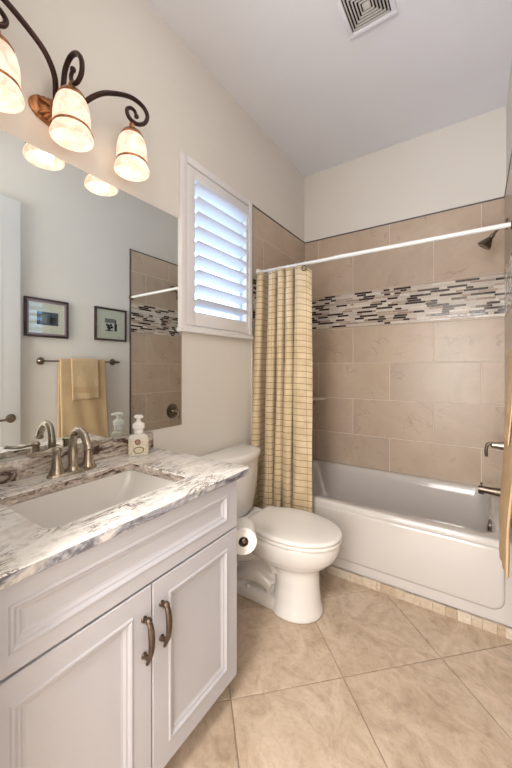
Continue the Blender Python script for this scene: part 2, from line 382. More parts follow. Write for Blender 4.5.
# ------------------------------------------------------------ tiled walls of the tub alcove
TZ = 2.468; MB1 = 1.9445; MB0 = 1.641; PU = .62; PZ = .3095
def tile_piece(b, P, u0, u1, z0, z1, th, g, mi, ch=.0015):
    u0 += g; u1 -= g; z0 += g; z1 -= g
    if u1-u0 < .004 or z1-z0 < .004: return
    R = [[P(u0,z0,0),P(u1,z0,0),P(u1,z1,0),P(u0,z1,0)], [P(u0,z0,th-ch),P(u1,z0,th-ch),P(u1,z1,th-ch),P(u0,z1,th-ch)],
         [P(u0+ch,z0+ch,th),P(u1-ch,z0+ch,th),P(u1-ch,z1-ch,th),P(u0+ch,z1-ch,th)]]
    loft(b, R, False, True, mi)
def tiled(name, P, ua, ub, joint_even, joint_odd, seed):
    rnd = random.Random(seed); b = BM()
    # grout bed
    R = [[P(ua,.42,0),P(ub,.42,0),P(ub,TZ,0),P(ua,TZ,0)], [P(ua,.42,.0075),P(ub,.42,.0075),P(ub,TZ,.0075),P(ua,TZ,.0075)]]
    loft(b, R, True, True, 1)
    rows = [(MB0-PZ, MB0-.006, 0), (MB0-2*PZ, MB0-PZ, 1), (MB0-3*PZ, MB0-2*PZ, 0), (.42, MB0-3*PZ, 1), (MB1+.006, MB1+PZ+.006, 0), (MB1+PZ+.006, TZ-.004, 1)]
    for z0, z1, odd in rows:
        j = (joint_odd if odd else joint_even); u = j
        while u > ua: u -= PU
        while u < ub:
            tile_piece(b, P, max(u, ua), min(u+PU, ub), z0, z1, .0095, .0024, 0); u += PU
    # liners above and below the band
    for z0, z1 in ((MB0-.006, MB0+.008), (MB1-.008, MB1+.006)):
        u = ua
        while u < ub: tile_piece(b, P, u, min(u+.3, ub), z0, z1, .0115, .0008, 3); u += .3
    # mosaic band
    n = 16; dz = (MB1-MB0-.016)/n; lastdark = False
    for r in range(n):
        u = ua - rnd.random()*.1
        while u < ub:
            L = rnd.choice((.03, .05, .07, .09, .12, .15)); dark = (not lastdark) and rnd.random() < .36
            if dark: L = rnd.choice((.05, .08, .10, .13, .15))
            a = max(u, ua); c = min(u+L, ub); lastdark = dark
            tile_piece(b, P, a, c, MB0+.008+r*dz, MB0+.008+(r+1)*dz, .0095+rnd.random()*.0015, .0013, 5 if dark else 2, .0008); u += L
    # dark pencil cap along the top
    R = [[P(ua,TZ-.004,0),P(ub,TZ-.004,0),P(ub,TZ+.010,0),P(ua,TZ+.010,0)], [P(ua,TZ-.004,.012),P(ub,TZ-.004,.012),P(ub,TZ+.006,.013),P(ua,TZ+.006,.013)]]
    loft(b, R, True, True, 4)
    return struct(obj(name, b, [M['tile'], M['grout'], M['mosaic'], M['tile'], M['pencil'], M['mosdark']], smooth=False))
tiled('wall_back_tile', lambda u, z, d: (u, YB-d, z), .0, W, .467, .148, 3)
tiled('wall_left_tile', lambda u, z, d: (d, u, z), 1.972, YB-.010, 2.116, 2.42, 5)
tiled('wall_right_tile', lambda u, z, d: (W-d, u, z), 2.037, YB-.010, 2.215, 2.525, 9)
struct(box('trim_2', 0, .012, 1.958, 1.972, 0, 1.50, M['bull'], bev=.003))
struct(box('trim_3', W-.012, W, 2.023, 2.037, .0, TZ+.01, M['pencil'], bev=.003))
struct(box('trim_4', 0, .012, 1.964, 1.972, 1.50, TZ+.01, M['pencil'], bev=.002))
b = BM(); u = .002; rnd = random.Random(4)
while u < W-.005:
    L = rnd.choice((.022, .03, .045, .06, .08)); e = min(u+L, W-.002); tile_piece(b, lambda x, z, d: (x, 1.978-d, z), u, e, .0, .048+rnd.random()*.004, .014, .0004, 0, .002); u += L
struct(obj('trim_5', b, M['trav'], smooth=False))
for nm, x0, x1, y0, y1 in (('baseboard_left', 0, .014, 1.03, 1.957), ('baseboard_right', W-.014, W, .30, 2.02)):
    struct(box(nm, x0, x1, y0, y1, 0, .13, M['trimw'], bev=.004))

# ------------------------------------------------------------ window, glass and plantation shutter
WY0, WY1, WZ0, WZ1 = 1.264, 1.950, 1.489, 2.475
b = BM()
for a in ((-.11, -.075, 1.33, 1.365, 1.56, 2.41), (-.11, -.075, 1.92, 1.945, 1.56, 2.41), (-.11, -.075, 1.365, 1.92, 1.56, 1.585), (-.11, -.075, 1.365, 1.92, 2.385, 2.41)): bx(b, *a, .002)
wn = struct(obj('window_1', b, M['trimw']))
g = box('window_pane', -.095, -.091, 1.362, 1.923, 1.583, 2.387, M['pane'], wn)
sh = thing('plantation_shutter', 'white plantation shutter with open louvers on the wall over the toilet', 'shutter', (0, 1.617, WZ0))
b = BM(); t = .042
bx(b, 0, .022, WY0, WY0+t, WZ0+.03, WZ1, .003); bx(b, 0, .022, WY1-t, WY1, WZ0+.03, WZ1, .003)
bx(b, 0, .022, WY0+t, WY1-t, WZ1-t, WZ1, .003)
obj('shutter_frame', b, M['shut'], sh)
b = BM(); bx(b, 0, .032, WY0, WY1, WZ0, WZ0+.024, .004); bx(b, 0, .028, WY0+.005, WY1-.005, WZ0+.024, WZ0+.038, .003); obj('shutter_sill', b, M['shut'], sh)
PY0, PY1, PZ0, PZ1 = WY0+t+.003, WY1-t-.003, WZ0+.042, WZ1-t-.003
LY0, LY1, LZ0, LZ1 = 1.374, 1.880, 1.612, 2.372
b = BM()
bx(b, -.012, .017, PY0, LY0, PZ0, PZ1, .003); bx(b, -.012, .017, LY1, PY1, PZ0, PZ1, .003)
bx(b, -.012, .017, LY0, LY1, PZ0, LZ0, .003); bx(b, -.012, .017, LY0, LY1, LZ1, PZ1, .003)
obj('shutter_panel', b, M['shut'], sh)
pitch = .083; th = radians(20)
lou = None
for i in range(9):
    zc = 1.670 + i*pitch
    if lou is None:
        prof = []
        for q in range(24):
            a = 2*pi*q/24; prof.append((.0445*cos(a), .0052*sin(a)*(1+.0)))
        R = [[(x*cos(th), yy, x*sin(th)+z) for x, z in prof] for yy in (LY0+.002, LY1-.002)]
        b = BM(); loft(b, R); lou = obj('louver', b, M['shut'], sh); lou.location = (0, 0, zc); o = lou
    else:
        o = lou.copy(); COL.objects.link(o); o.parent = sh; o.matrix_parent_inverse = lou.matrix_parent_inverse.copy(); o.location = (0, 0, zc)
for zz in (1.60, 2.30):
    box('hinge', .015, .026, PY1-.004, PY1+.006, zz, zz+.06, M['shut'], sh, bev=.002)

# ------------------------------------------------------------ bathtub
TY0, TY1, TX0, TX1, RZ = 1.985, YB-.012, .012, W-.012, .445
def rrect(x0, x1, y0, y1, z, r, n=8):
    out = []
    for cx, cy, a0 in ((x1-r, y1-r, 0), (x0+r, y1-r, pi/2), (x0+r, y0+r, pi), (x1-r, y0+r, 3*pi/2)):
        for i in range(n+1):
            a = a0 + pi/2*i/n; out.append((cx+r*cos(a), cy+r*sin(a), z))
    return out
tb = thing('bathtub', 'white alcove bathtub with smooth apron below the taupe tile', 'bathtub', (.76, TY0, 0))
b = BM()
r0 = .004
rings = [rrect(TX0, TX1, TY0, TY1, .048, r0), rrect(TX0, TX1, TY0, TY1, RZ-.02, r0), rrect(TX0+.001, TX1-.001, TY0+.003, TY1-.001, RZ-.008, r0), rrect(TX0+.004, TX1-.004, TY0+.010, TY1-.003, RZ-.001, r0),
         rrect(TX0+.012, TX1-.012, TY0+.02, TY1-.006, RZ, .006),
         rrect(TX0+.075, TX1-.065, TY0+.060, TY1-.050, RZ, .09), rrect(TX0+.082, TX1-.072, TY0+.067, TY1-.057, RZ-.003, .09), rrect(TX0+.090, TX1-.078, TY0+.073, TY1-.063, RZ-.012, .09),
         rrect(TX0+.110, TX1-.088, TY0+.080, TY1-.072, RZ-.06, .10), rrect(TX0+.16, TX1-.105, TY0+.095, TY1-.09, .20, .12),
         rrect(TX0+.21, TX1-.13, TY0+.115, TY1-.11, .12, .13), rrect(TX0+.27, TX1-.18, TY0+.16, TY1-.16, .09, .12), rrect(TX0+.40, TX1-.30, TY0+.25, TY1-.25, .085, .08)]
loft(b, rings, True, True)
obj('tub_basin', b, M['tub'], tb, angle=50)
# raised apron panel with rounded lower corners
def apron(x0, x1, z0, z1, r, y):
    out = []
    for cx, cz, a0, rr in ((x1-.01, z1-.01, 0, .01), (x0+.01, z1-.01, pi/2, .01), (x0+r, z0+r, pi, r), (x1-r, z0+r, 3*pi/2, r)):
        for i in range(9):
            a = a0+pi/2*i/8; out.append((cx+rr*cos(a), y, cz+rr*sin(a)))
    return out
b = BM()
loft(b, [apron(.045, 1.472, .108, RZ-.030, .06, TY0+.004), apron(.045, 1.472, .108, RZ-.030, .06, TY0-.006), apron(.050, 1.467, .113, RZ-.035, .058, TY0-.012), apron(.060, 1.457, .123, RZ-.045, .055, TY0-.015)], True, True)
obj('apron_panel', b, M['tub'], tb, angle=60)
b = BM(); lathe(b, [(0, .010), (.02, .010), (.033, .006), (.036, 0), (.036, -.02)], axis((1.422, 2.42, .345), (-1, 0, .18)), 28); obj('overflow_plate', b, M['pewter'], tb)
b = BM(); lathe(b, [(0, .004), (.025, .003), (.03, -.004)], axis((1.20, 2.42, .087), (0,0,1)), 24); obj('drain', b, M['pewter'], tb)

# wall fittings of the tub
sp = thing('tub_spout', 'pewter tub spout sticking out of the tiled wall above the tub end', 'spout', (1.52, 2.57, .505))
b = BM(); lathe(b, [(.036, 0), (.036, .006), (.03, .012), (.02, .014)], axis((1.519, 2.57, .505), (-1,0,0)), 28); obj('flange', b, M['pewter'], sp)
b = BM(); tube(b, [(1.515,2.57,.505), (1.47,2.57,.505), (1.42,2.57,.506), (1.385,2.57,.508), (1.368,2.57,.508)], [.026,.025,.022,.021,.019], 20)
tube(b, [(1.385,2.57,.508), (1.384,2.57,.486), (1.384,2.57,.478)], [.017,.017,.016], 16); obj('spout_body', b, M['pewter'], sp)
b = BM(); tube(b, [(1.385,2.57,.525), (1.385,2.57,.540)], .004, 10); lathe(b, [(0,.012),(.007,.010),(.007,.002),(.004,0)], axis((1.385,2.57,.538),(0,0,1)), 14); obj('diverter_knob', b, M['pewter'], sp)
vl = thing('shower_valve', 'round pewter valve plate with lever handle on the tiled wall', 'valve', (1.52, 2.57, .80))
b = BM(); lathe(b, [(.082, 0), (.082, .006), (.074, .012), (.05, .014), (.046, .010), (.03, .012)], axis((1.519, 2.57, .80), (-1,0,0)), 40); obj('escutcheon', b, M['pewter'], vl)
b = BM(); lathe(b, [(.028, 0), (.024, .03), (.019, .05), (.019, .068), (.013, .076), (0, .078)], axis((1.508, 2.57, .80), (-1,0,0)), 24)
o = obj('hub', b, M['nickel'], vl)
b = BM(); tube(b, spline([(1.46,2.57,.802), (1.43,2.57,.806), (1.416,2.57,.795), (1.410,2.57,.765), (1.412,2.57,.722)]), .0095, 12); obj('lever', b, M['pewter'], vl)
hd = thing('wall_shower', 'small pewter shower head on a bent arm high on the tiled wall', 'shower head', (1.52, 2.57, 2.17))
b = BM(); lathe(b, [(.034, 0), (.032, .008), (.016, .013)], axis((1.519, 2.57, 2.185), (-1,0,0)), 28); obj('flange', b, M['pewter'], hd)
b = BM(); tube(b, spline([(1.515,2.57,2.185), (1.495,2.57,2.184), (1.478,2.57,2.170), (1.455,2.57,2.145), (1.445,2.57,2.133)]), .0085, 12); obj('arm', b, M['pewter'], hd)
b = BM(); lathe(b, [(0, -.010), (.012, -.008), (.015, .004), (.012, .014), (.020, .028), (.038, .062), (.041, .074), (.036, .079), (0, .077)], axis((1.443, 2.57, 2.130), (-.60, 0, -.80)), 28); obj('spray_head', b, M['pewter'], hd)

# corner shelf
b = BM(); n = 14
top = [(.010, YB-.010, 1.022)] + [(.010+.215*cos(a), YB-.010-.215*sin(a)*1.0, 1.022) for a in [pi/2*i/n for i in range(n+1)]]
loft(b, [[(x, y, 1.000) for x, y, z in top], top]); tag(obj('corner_shelf', b, M['bull'], bevel=.004), 'taupe quarter-round stone shelf in the tub corner beside the curtain', 'shelf')

# shower rod
RY, RZZ = 2.035, 1.995
rd = thing('shower_rod', 'straight white tension rod across the tub alcove', 'rod', (.76, RY, RZZ))
b = BM(); tube(b, [(.012, RY, RZZ), (.62, RY, RZZ)], .0108, 20); obj('inner_tube', b, M['rodw'], rd)
b = BM(); tube(b, [(.60, RY, RZZ), (W-.012, RY, RZZ-.003)], .0125, 20); obj('outer_tube', b, M['rodw'], rd)
for x, d in ((.0105, 1), (W-.0105, -1)):
    b = BM(); lathe(b, [(.026, 0), (.024, .012), (.018, .022), (.0, .022)], axis((x, RY, RZZ-(.006 if d < 0 else 0)), (d,0,0)), 24); obj('end_cap', b, M['dark_metal'] if d < 0 else M['rodw'], rd)

# shower curtain: hangs outside the tub in folds pushed to the window side
def curtain():
    top = [(.022,2.040),(.034,1.985),(.060,1.972),(.084,1.990),(.078,2.055),(.092,2.095),(.126,2.095),(.142,2.050),(.136,1.990),(.160,1.968),(.186,1.988),(.182,2.055),(.200,2.090),(.216,2.055),(.212,1.988),(.234,1.968),(.256,1.990),(.250,2.055),(.264,2.085),(.278,2.050),(.274,1.988),(.298,1.968),(.322,1.990),(.316,2.055),(.330,2.080),(.344,2.050),(.342,1.992),(.372,1.978),(.410,1.984),(.435,1.994),(.455,2.010)]
    bot = [(.022,1.958),(.028,1.905),(.058,1.872),(.094,1.890),(.086,1.935),(.100,1.960),(.146,1.962),(.160,1.935),(.152,1.890),(.186,1.866),(.220,1.882),(.212,1.935),(.228,1.960),(.246,1.935),(.240,1.890),(.264,1.868),(.290,1.888),(.282,1.935),(.294,1.956),(.306,1.935),(.302,1.888),(.332,1.866),(.364,1.884),(.356,1.935),(.366,1.952),(.378,1.930),(.376,1.885),(.410,1.870),(.462,1.880),(.490,1.884),(.514,1.892)]
    A = spline([(x, y, 0) for x, y in top], 7); Bq = spline([(x, y, 0) for x, y in bot], 7)
    n = len(A); nz = 46; z1, z0 = RZZ-.020, .20
    b = BM(); uv = b.loops.layers.uv.new('UVMap'); L = [0]
    for i in range(1, n): L.append(L[-1]+((Bq[i]-Bq[i-1]).length))
    grid = []
    for k in range(nz+1):
        t = k/nz; z = z1+(z0-z1)*t; s = min(1, t*1.18)**1.15
        row = []
        for i in range(n):
            q = A[i].lerp(Bq[i], s); back = max(0, min(1, (Bq[i].y-1.905)/.04)); dn = max(0, min(1, (.86-z)/.38)); dn = dn*dn*(3-2*dn)
            q.y += back*(1-dn)*s*(.105)
            wob = .004*sin(9*t+i*.35)*t
            dip = .010*max(0, sin(i*2*pi/28))*(1-t)**6 if i < n-30 else (.05*((i-(n-30))/30)**2*(1-t)**3)
            row.append(b.verts.new((max(.016, q.x+wob), min(q.y+wob, 1.965) if z < .48 else q.y+wob, z-dip)))
        grid.append(row)
    for k in range(nz):
        for i in range(n-1):
            f = b.faces.new((grid[k][i], grid[k][i+1], grid[k+1][i+1], grid[k+1][i]))
            for lp, (kk, ii) in zip(f.loops, ((k, i), (k, i+1), (k+1, i+1), (k+1, i))): lp[uv].uv = (L[ii], 2-(z1+(z0-z1)*kk/nz))
    cu = thing('shower_curtain', 'tan plaid fabric shower curtain bunched in folds beside the toilet', 'curtain', (.25, 1.93, z0))
    o = obj('curtain_fabric', b, M['curtain'], cu, angle=180)
    s = o.modifiers.new('thick', 'SOLIDIFY'); s.thickness = .0016
    for hx in (.040, .110, .190, .256, .322, .392):
        b = BM(); tube(b, [(hx+.004*sin(a), RY+.0165*cos(a), RZZ-.0035+.019*sin(a)) for a in [2*pi*i/20 for i in range(21)]], .0016, 8); obj('hook', b, M['rodw'], cu)
    for x, y, z in ((.415, 1.978, 1.945),):
        b = BM(); ring = [(x+.016*cos(a), y-.004, z+.016*sin(a)) for a in [2*pi*i/24 for i in range(25)]]; tube(b, ring, .0036, 8); obj('grommet', b, M['dark_metal'], cu)
curtain()

# ------------------------------------------------------------ vanity
VX, VY0, VY1, VZ0, VZ1 = .590, .205, 1.016, .106, .865
va = thing('vanity_cabinet', 'white vanity cabinet with two panelled doors under the stone counter', 'cabinet', (.29, .61, 0))
b = BM(); X0, XB = .004, VX-.022
bx(b, X0, XB, VY1-.018, VY1, VZ0, VZ1); bx(b, X0, XB, VY0, VY0+.018, VZ0, VZ1); bx(b, X0, XB, VY0+.018, VY1-.018, VZ0, VZ0+.018)
bx(b, X0, X0+.01, VY0+.018, VY1-.018, VZ0+.018, VZ1); bx(b, XB-.06, XB, VY0+.018, VY1-.018, VZ1-.14, VZ1-.12); bx(b, XB-.02, XB, .595, .631, VZ0+.018, VZ1-.14)
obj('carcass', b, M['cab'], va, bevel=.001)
b = BM(); bx(b, .05, VX-.075, VY0+.005, VY1-.002, 0, VZ0); obj('toe_kick', b, M['cab'], va)
b = BM(); bx(b, .560, .5675, VY0+.02, VY1-.02, VZ0+.01, VZ1-.01); obj('gap_shade_sheet', b, M['gap'], va)  # dark sheet painted as the shade in gaps between the fronts
def front(name, y0, y1, z0, z1, stile, rail_t, rail_b, parent):
    """framed front with a moulded recessed panel"""
    b = BM(); x0, x1 = VX-.021, VX
    def ring(iy0, iy1, iz0, iz1, x): return [(x, iy0, iz0), (x, iy1, iz0), (x, iy1, iz1), (x, iy0, iz1)]
    e = .002; a0, a1, c0, c1 = y0+stile, y1-stile, z0+rail_b, z1-rail_t
    R = [ring(y0, y1, z0, z1, x0), ring(y0, y1, z0, z1, x1-e), ring(y0+e, y1-e, z0+e, z1-e, x1)]
    for d, x in ((0, x1), (.003, x1+.003), (.007, x1+.0035), (.011, x1+.001), (.015, x1-.003), (.020, x1-.0035), (.026, x1-.0075), (.032, x1-.009)):
        R.append(ring(a0+d, a1-d, c0+d, c1-d, x))
    loft(b, R, True, True)
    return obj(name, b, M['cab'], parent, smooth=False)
front('drawer_front', VY0+.004, VY1-.003, .681, VZ1-.005, .058, .040, .040, va)
d1 = front('door', VY0+.004, .6115, VZ0+.002, .6745, .060, .054, .060, va)
d2 = front('door', .6155, VY1-.003, VZ0+.002, .6745, .058, .054, .060, va)
def pull(y, zc, par):
    b = BM(); x = VX
    pts = spline([(x+.020, y, zc+.062), (x+.030, y, zc+.040), (x+.034, y, zc+.005), (x+.030, y, zc-.032), (x+.014, y, zc-.068)], 8)
    n = len(pts); rad = [.0050+.0028*sin(pi*min(1, i/(n-1)*1.1)) for i in range(n)]; rad[-1] = .003
    tube(b, pts, rad, 12, flat=1.25)
    tube(b, [(x-.001, y, zc+.052), (x+.027, y, zc+.052)], .0065, 12); tube(b, [(x-.001, y, zc-.048), (x+.024, y, zc-.048)], .0065, 12)
    lathe(b, [(0, .010), (.008, .007), (.010, 0), (.007, -.008), (0, -.010)], axis((x+.021, y, zc+.056), (1,0,0)), 16)
    lathe(b, [(.009, 0), (.009, .003), (.006, .005)], axis((x, y, zc-.048), (1,0,0)), 16)
    lathe(b, [(.009, 0), (.009, .003), (.006, .005)], axis((x, y, zc+.052), (1,0,0)), 16)
    o = obj('handle', b, M['dark_metal'], par, angle=60); o['label'] = 'dark arched bar pull'
pull(.585, .540, d1); pull(.646, .548, d2)

# countertop with sink cutout
CX, CY0, CY1, CZ0, CZ1 = .607, .204, 1.078, .8655, .895
SX0, SX1, SY0, SY1 = .160, .492, .385, .850
ct = thing('countertop', 'cream and brown veined stone countertop on the white vanity', 'countertop', (.3, .6, CZ0))
def outline(z, ins=0):
    out = []; r = .018
    P = [(CX-ins, CY0+.0), (CX-ins, CY1-ins), (.001, CY1-ins), (.001, CY0)]
    return P
def poly_with_hole():
    b = BM(); n = 9
    def hole(z, g=0): return rrect(SX0-g, SX1+g, SY0-g, SY1+g, z, .028+g, 6)
    def outer(z, ins=0):   # match vertex count with hole: 4*7
        x0, x1, y0, y1 = .001, CX-ins, CY0, CY1-ins; out = []
        for cx, cy, a0, r in ((x1-.016, y1-.016, 0, .016), (x0+.0005, y1-.0005, pi/2, .0005), (x0+.0005, y0+.0005, pi, .0005), (x1-.0005, y0+.0005, 3*pi/2, .0005)):
            for i in range(7):
                a = a0+pi/2*i/6; out.append((cx+r*cos(a), cy+r*sin(a), z))
        return out
    R = [outer(CZ0, .003), outer(CZ0+.003, 0), outer(CZ1-.004, 0), outer(CZ1-.001, .0015), outer(CZ1, .004), hole(CZ1, .003), hole(CZ1-.003, 0), hole(CZ0, 0), outer(CZ0, .003)]
    V = [[b.verts.new(p) for p in r] for r in R[:-1]]; V.append(V[0])
    for i, (A, B_) in enumerate(zip(V, V[1:])):
        for k in range(28):
            f = b.faces.new((A[k], A[(k+1) % 28], B_[(k+1) % 28], B_[k])); f.material_index = 1 if i in (0, 1) else (2 if i == 6 else 0)
    return b
obj('stone_slab', poly_with_hole(), [M['granite'], M['gr_edge'], M['gr_splash']], ct, angle=30)
b = BM(); bx(b, .001, .021, CY0, CY1, CZ1, .967, .0025); o = obj('backsplash', b, [M['gr_splash']], ct); o['label'] = 'darker speckled stone backsplash'

# sink
sk = thing('sink', 'white rectangular undermount sink in the stone countertop', 'sink', (.326, .617, .74))
b = BM()
rings = [rrect(SX0-.014, SX1+.014, SY0-.014, SY1+.014, CZ0-.001, .034, 6), rrect(SX0+.004, SX1-.004, SY0+.004, SY1-.004, CZ0-.001, .03, 6), rrect(SX0+.012, SX1-.010, SY0+.012, SY1-.012, CZ0-.03, .03, 6),
         rrect(SX0+.03, SX1-.03, SY0+.07, SY1-.07, CZ0-.10, .04, 6), rrect(SX0+.06, SX1-.06, SY0+.12, SY1-.12, CZ0-.135, .04, 6), rrect(SX0+.12, SX1-.12, SY0+.20, SY1-.20, CZ0-.14, .03, 6)]
outer_r = [rrect(SX0-.014, SX1+.014, SY0-.014, SY1+.014, CZ0-.012, .034, 6), rrect(SX0+.01, SX1-.01, SY0+.05, SY1-.05, CZ0-.11, .04, 6), rrect(SX0+.07, SX1-.07, SY0+.13, SY1-.13, CZ0-.15, .04, 6)]
loft(b, list(reversed(outer_r)) + rings, True, True); obj('sink_bowl', b, M['ceramic'], sk, angle=60)
b = BM(); lathe(b, [(0, .004), (.016, .004), (.021, .001), (.021, -.003)], axis((.326, .617, CZ0-.139), (0,0,1)), 24); obj('drain', b, M['nickel'], sk)

# faucet
FX, FY = .090, .648
fa = thing('faucet', 'brushed nickel two-handle faucet with arched spout behind the sink', 'faucet', (FX, FY, CZ1))
def oval(cx, cy, rx, ry, z, n=36): return [(cx+rx*cos(2*pi*i/n), cy+ry*sin(2*pi*i/n), z) for i in range(n)]
b = BM(); loft(b, [oval(FX, FY, .030, .092, CZ1), oval(FX, FY, .030, .092, CZ1+.006), oval(FX, FY, .027, .088, CZ1+.011), oval(FX, FY, .018, .075, CZ1+.013)]); obj('base_plate', b, M['nickel'], fa)
for s in (-1, 1):
    hb = BM(); cy = FY+s*.058
    lathe(hb, [(.026, 0), (.025, .006), (.019, .022), (.0155, .045), (.013, .070), (.0135, .078), (.016, .082), (.016, .089), (.010, .095), (0, .096)], axis((FX, cy, CZ1+.010), (0,0,1)), 28)
    tube(hb, spline([(FX, cy, CZ1+.098), (FX+.002, cy+s*.020, CZ1+.098), (FX+.006, cy+s*.05, CZ1+.092), (FX+.010, cy+s*.080, CZ1+.097), (FX+.012, cy+s*.100, CZ1+.102)], 6), [.010]*8+[.007]*8+[.0065]*8+[.005], 12, flat=.7)
    obj('lever_handle', hb, M['nickel'], fa)
b = BM(); pts = spline([(FX, FY, CZ1+.008), (FX, FY, CZ1+.045), (FX-.002, FY, CZ1+.100), (FX+.010, FY, CZ1+.145), (FX+.038, FY, CZ1+.163), (FX+.072, FY, CZ1+.152), (FX+.098, FY, CZ1+.122), (FX+.108, FY, CZ1+.100)], 7)
n = len(pts); tube(b, pts, [.0185-.0045*min(1, i/(n*.35)) + (.002 if i > n-5 else 0) for i in range(n)], 18); lathe(b, [(.025, 0), (.024, .006), (.018, .016)], axis((FX, FY, CZ1+.010), (0,0,1)), 24)
obj('spout', b, M['nickel'], fa)
b = BM(); tube(b, [(FX-.026, FY, CZ1+.010), (FX-.026, FY, CZ1+.055)], .003, 8); lathe(b, [(0,.010),(.006,.006),(.006,0),(0,-.004)], axis((FX-.026, FY, CZ1+.055), (0,0,1)), 12); obj('lift_rod', b, M['nickel'], fa)

# soap dispenser (square bottle with label, foam pump)
SPX, SPY = .082, .945
so = thing('soap_dispenser', 'square hand soap bottle with floral label and white pump on the counter', 'soap dispenser', (SPX, SPY, CZ1))
def rot(ps, ang): return [(SPX+(x-SPX)*cos(ang)-(y-SPY)*sin(ang), SPY+(x-SPX)*sin(ang)+(y-SPY)*cos(ang), z) for x, y, z in ps]
A_ = radians(-40); hw, hd_ = .026, .042
def sq(w_, d_, z, r): return rot(rrect(SPX-w_, SPX+w_, SPY-d_, SPY+d_, z, r, 4), A_)
b = BM(); loft(b, [sq(hw-.003, hd_-.003, CZ1, .006), sq(hw, hd_, CZ1+.003, .008), sq(hw, hd_, CZ1+.080, .008), sq(hw-.002, hd_-.004, CZ1+.088, .010), sq(.019, .022, CZ1+.095, .012), sq(.016, .016, CZ1+.098, .0125)]); obj('bottle', b, M['soap'], so)
b = BM(); loft(b, [sq(hw+.0006, hd_+.0006, CZ1+.006, .0085), sq(hw+.0006, hd_+.0006, CZ1+.074, .0085)], False, False); obj('label_wrap', b, M['label'], so)
fx, fy = cos(A_), sin(A_)
def badge(name, off, zc, r, m, ry=1.0, d=.0012):
    b = BM(); ux, uy = -sin(A_), cos(A_); base = Vector((SPX+(hw+.0006)*fx+ux*off, SPY+(hw+.0006)*fy+uy*off, zc))
    R = [[base+Vector((ux, uy, 0))*(r*ry*cos(a))+Vector((0,0,1))*(r*sin(a))+Vector((fx, fy, 0))*q for a in [2*pi*i/28 for i in range(28)]] for q in (0, d)]
    loft(b, R); obj(name, b, m, so)
badge('badge_ring', .002, CZ1+.026, .0155, M['labgreen'], 1.45, .0006); badge('badge', .002, CZ1+.026, .0125, M['labcream'], 1.45, .0012)
badge('seal_ring', -.002, CZ1+.062, .0125, M['ink'], 1.0, .0006); badge('seal', -.002, CZ1+.062, .0100, M['labrose'], 1.0, .0012)
b = BM(); lathe(b, [(.017, 0), (.0205, .003), (.0205, .020), (.026, .026), (.026, .044), (.018, .050), (.010, .056), (.010, .068), (.020, .072), (.020, .081), (.012, .085), (0, .085)], axis((SPX, SPY, CZ1+.096), (0,0,1)), 24)
tube(b, [(SPX, SPY, CZ1+.173), (SPX+fx*.034, SPY+fy*.034, CZ1+.170)], [.007, .005], 10); obj('pump', b, M['plasticw'], so)

# wall mirror
b = BM(); bx(b, .0005, .0065, YN+.03, 1.2787, .9777, 2.1037, mi=0)
for f in b.faces:
    f.material_index = 1
b.faces.ensure_lookup_table(); 
for f in b.faces:
    if f.calc_center_median().x > .006: f.material_index = 0
tag(obj('wall_mirror', b, [M['mirror'], M['inkgrey']], smooth=False), 'large frameless wall mirror above the backsplash', 'mirror')

# ------------------------------------------------------------ vanity light
LYc, LZc = .645, 2.262
vlt = thing('vanity_light', 'copper and bronze three-shade vanity light above the mirror', 'wall light', (0, LYc, LZc))
b = BM(); ns = 40
def plate(s, x):   # pointed leaf outline, wide along y
    out = []
    for i in range(ns):
        a = 2*pi*i/ns; c_, s_ = cos(a), sin(a); out.append((x, LYc+.010+.122*s*math.copysign(abs(c_)**1.15, c_), LZc+.060*s*math.copysign(abs(s_)**.9, s_)*(1+.05*cos(10*a))))
    return out
loft(b, [plate(1, .0005), plate(1, .006), plate(.90, .013), plate(.78, .012), plate(.72, .020), plate(.5, .027), plate(.25, .030)], True, True)
for i in range(11):
    yy = LYc-.085+i*.017; hz = .058*math.sqrt(max(0.05, 1-((yy-LYc)/.115)**2))
    for sg in (-1, 1):
        tube(b, spline([(.030, LYc+(yy-LYc)*.35, LZc+sg*.004), (.026, LYc+(yy-LYc)*.8, LZc+sg*hz*.5), (.011, yy, LZc+sg*hz*.86)], 5), [.0045]*5+[.0055]*5+[.003], 8)
obj('backplate', b, M['copper'], vlt, angle=50)
SH = [(.118, .400), (.115, .632), (.122, .882)]   # x, y of the three shades
SRZ = 2.136
M['arm'] = plain('oil_rubbed_bronze', (66, 46, 42), .4, .7, .15, 60)
